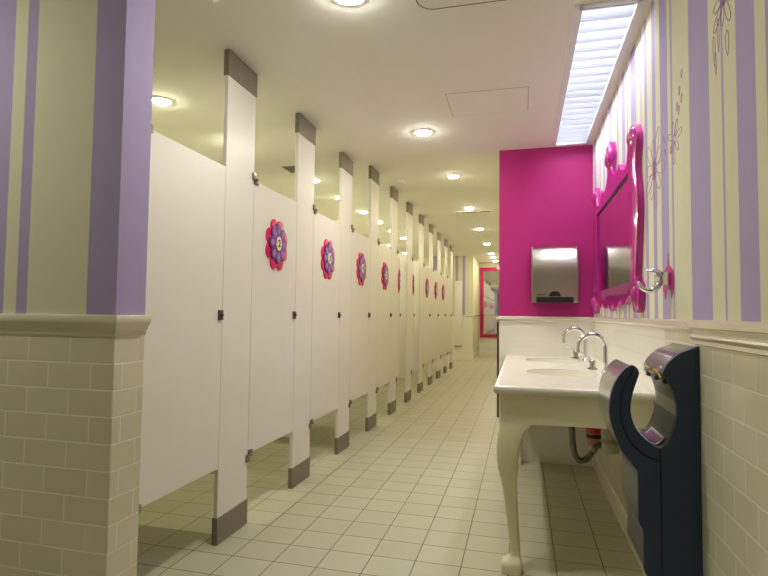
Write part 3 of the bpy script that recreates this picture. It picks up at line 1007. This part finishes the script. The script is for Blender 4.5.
root = empty('wall_decal', (XR, 2.245, 1.22), 'solid pink pointed flower shape on the wall behind the chrome hook', 'wall decal')
a = MB()
pp = [(2.235, 1.392), (2.224, 1.345), (2.20, 1.338), (2.165, 1.322), (2.155, 1.29), (2.158, 1.26), (2.172, 1.238), (2.19, 1.218), (2.205, 1.25), (2.232, 1.262), (2.262, 1.25), (2.28, 1.216), (2.30, 1.24), (2.312, 1.262), (2.315, 1.29), (2.305, 1.322), (2.27, 1.338), (2.246, 1.345)]
a.prism(pp, [], lambda u, v, d: (XR - d, u, v), 0.0, 0.0015)
a.build('pink_shape', M['decal_pink'], root)

# ================================================================== HAND DRYER
DY0, DY1 = 1.88, 2.183
hd = empty('hand_dryer', (XR, (DY0 + DY1) / 2, 0.33), 'dark navy and silver blade hand dryer mounted on the tiled wall', 'hand dryer')
out_low = [(XR, 1.055), (XR, 0.33)]
pf = [(XR - 0.001, 1.058)] + spl2([(0.526, 1.052), (0.484, 1.034), (0.456, 1.010), (0.440, 0.988), (0.433, 0.968)], 3)
bowl = spl2([(0.440, 0.957), (0.458, 0.926), (0.472, 0.879), (0.472, 0.833), (0.461, 0.787), (0.445, 0.752), (0.424, 0.735), (0.396, 0.745), (0.366, 0.773), (0.347, 0.805), (0.338, 0.848),
             (0.343, 0.895), (0.355, 0.935), (0.365, 0.966)], 3)
tip = spl2([(0.362, 0.980), (0.353, 0.989), (0.342, 0.992), (0.322, 0.979), (0.296, 0.942), (0.280, 0.894), (0.275, 0.837), (0.285, 0.783), (0.310, 0.718), (0.335, 0.685), (0.358, 0.655)], 3)
low = [(0.358, 0.60), (0.357, 0.504), (0.362, 0.490), (0.371, 0.476), (0.373, 0.45), (0.373, 0.35), (0.380, 0.334), (0.395, 0.330), (XR - 0.001, 0.330)]
profile = pf + bowl + tip + low
def inset_poly(poly, d):
    n = len(poly)
    area = sum(poly[i][0] * poly[(i + 1) % n][1] - poly[(i + 1) % n][0] * poly[i][1] for i in range(n))
    sg = 1 if area > 0 else -1
    res = []
    for i in range(n):
        a_, b_, c_ = Vector(poly[i - 1]), Vector(poly[i]), Vector(poly[(i + 1) % n])
        t1, t2 = (b_ - a_), (c_ - b_)
        if t1.length < 1e-9 or t2.length < 1e-9:
            res.append(poly[i]); continue
        nn = (Vector((-t1.y, t1.x)).normalized() + Vector((-t2.y, t2.x)).normalized())
        nn = nn.normalized() if nn.length > 1e-6 else Vector((0, 0))
        q = b_ + sg * nn * d
        res.append((min(q.x, XR - 0.001), q.y))
    return res
core = inset_poly(profile, 0.004)
a = MB(); a.prism(core, [], lambda u, v, d: (u, d, v), DY0 + 0.02, DY1 - 0.003)
# outside of the shell is silver, the inside of the bowl darker grey
a.bm.faces.ensure_lookup_table()
for f in a.bm.faces:
    c = f.calc_center_median()
    if abs(f.normal.y) < 0.5:
        f.material_index = 0
        inside = 0.338 < c.x < 0.476 and 0.73 < c.z < 0.972 and (c.z > 0.78 or True)
        if inside:
            f.material_index = 1
        if c.z < 0.66 and c.x < 0.45:
            f.material_index = 1
a.build('shell', [M['silver'], M['grey']], hd, smooth=40)
for y0, y1 in ((DY0, DY0 + 0.022), (DY1 - 0.004, DY1)):
    a = MB()
    yo, yi = (y0, y1) if y0 == DY0 else (y1, y0)
    a.prism(profile if y0 == DY0 else inset_poly(profile, 0.006), [], lambda u, v, d: (u, d, v), yi, yo, 0.006 if y0 == DY0 else 0.001, 3)
    sp_ = a.build('side_panel', M['navy'], hd, smooth=45)
    # seam line on the panel face
    g = MB()
    e = -0.0006 if y0 == DY0 else 0.0006
    seam = spline([(0.349, yo + e, 0.980), (0.321, yo + e, 0.925), (0.308, yo + e, 0.870), (0.312, yo + e, 0.808), (0.337, yo + e, 0.748), (0.380, yo + e, 0.707), (0.422, yo + e, 0.693)], 5)
    g.tube(seam, 0.0018, 6)
    g.tube([(0.424, yo + e, 0.733), (0.424, yo + e, 0.50), (0.424, yo + e, 0.336)], 0.0016, 6)
    g.build('seam', M['black'], sp_)
# air slots: yellow lips along the two mouth edges
def scallop(x, z, n=24):
    pts = []
    for k in range(n + 1):
        t = k / n
        yy = DY0 + 0.03 + t * (DY1 - DY0 - 0.06)
        s = abs(math.sin(2 * PI * t))
        pts.append((x - 0.006 * s + 0.006, yy, z - 0.012 + 0.020 * s))
    return pts
a = MB(); a.tube(scallop(0.430, 0.966), 0.0032, 8); a.build('slot_trim', M['yellow'], hd)
a = MB(); a.tube([(x + 0.012, y, z - 0.012) for x, y, z in scallop(0.432, 0.966)], 0.011, 8); a.build('air_slot', M['black'], hd)
# hand openings: two grey humps on the top of the body
for yy in (DY0 + 0.092, DY1 - 0.092):
    a = MB()
    rings = []
    for s, hh in ((1.0, 0.0), (0.92, 0.5), (0.7, 0.82), (0.35, 1.0)):
        rings.append([(0.446 + 0.022 * s * math.cos(2 * PI * k / 20), yy + 0.062 * s * math.sin(2 * PI * k / 20), 0.978 + 0.012 * hh + 0.9 * 0.022 * s * math.cos(2 * PI * k / 20)) for k in range(20)])
    a.loft(rings)
    a.build('mouth_lip', M['grey'], hd)
# violet panels on the shell and on the floor of the bowl
def patch(mb, pts, y0, y1):
    """A thin strip that follows the shell profile between y0 and y1."""
    rings = []
    for (x, z), (nx, nz) in pts:
        rings.append([(x, y0, z), (x + nx, y0, z + nz), (x + nx, y1, z + nz), (x, y1, z)])
    mb.loft(rings)
a = MB()
patch(a, [((0.392, 0.744), (0.001, 0.004)), ((0.408, 0.735), (0.001, 0.004)), ((0.424, 0.731), (0, 0.004)), ((0.437, 0.740), (-0.002, 0.004)), ((0.450, 0.756), (-0.003, 0.004))], DY0 + 0.05, DY1 - 0.08)
bs = a.build('bowl_badge', M['white'], hd)
a = MB()
patch(a, [((0.402, 0.740), (0.001, 0.005)), ((0.410, 0.736), (0.001, 0.005)), ((0.424, 0.732), (0, 0.005)), ((0.435, 0.740), (-0.002, 0.005)), ((0.443, 0.749), (-0.002, 0.005))], DY0 + 0.065, DY1 - 0.095)
a.build('badge_fill', M['violet'], bs)
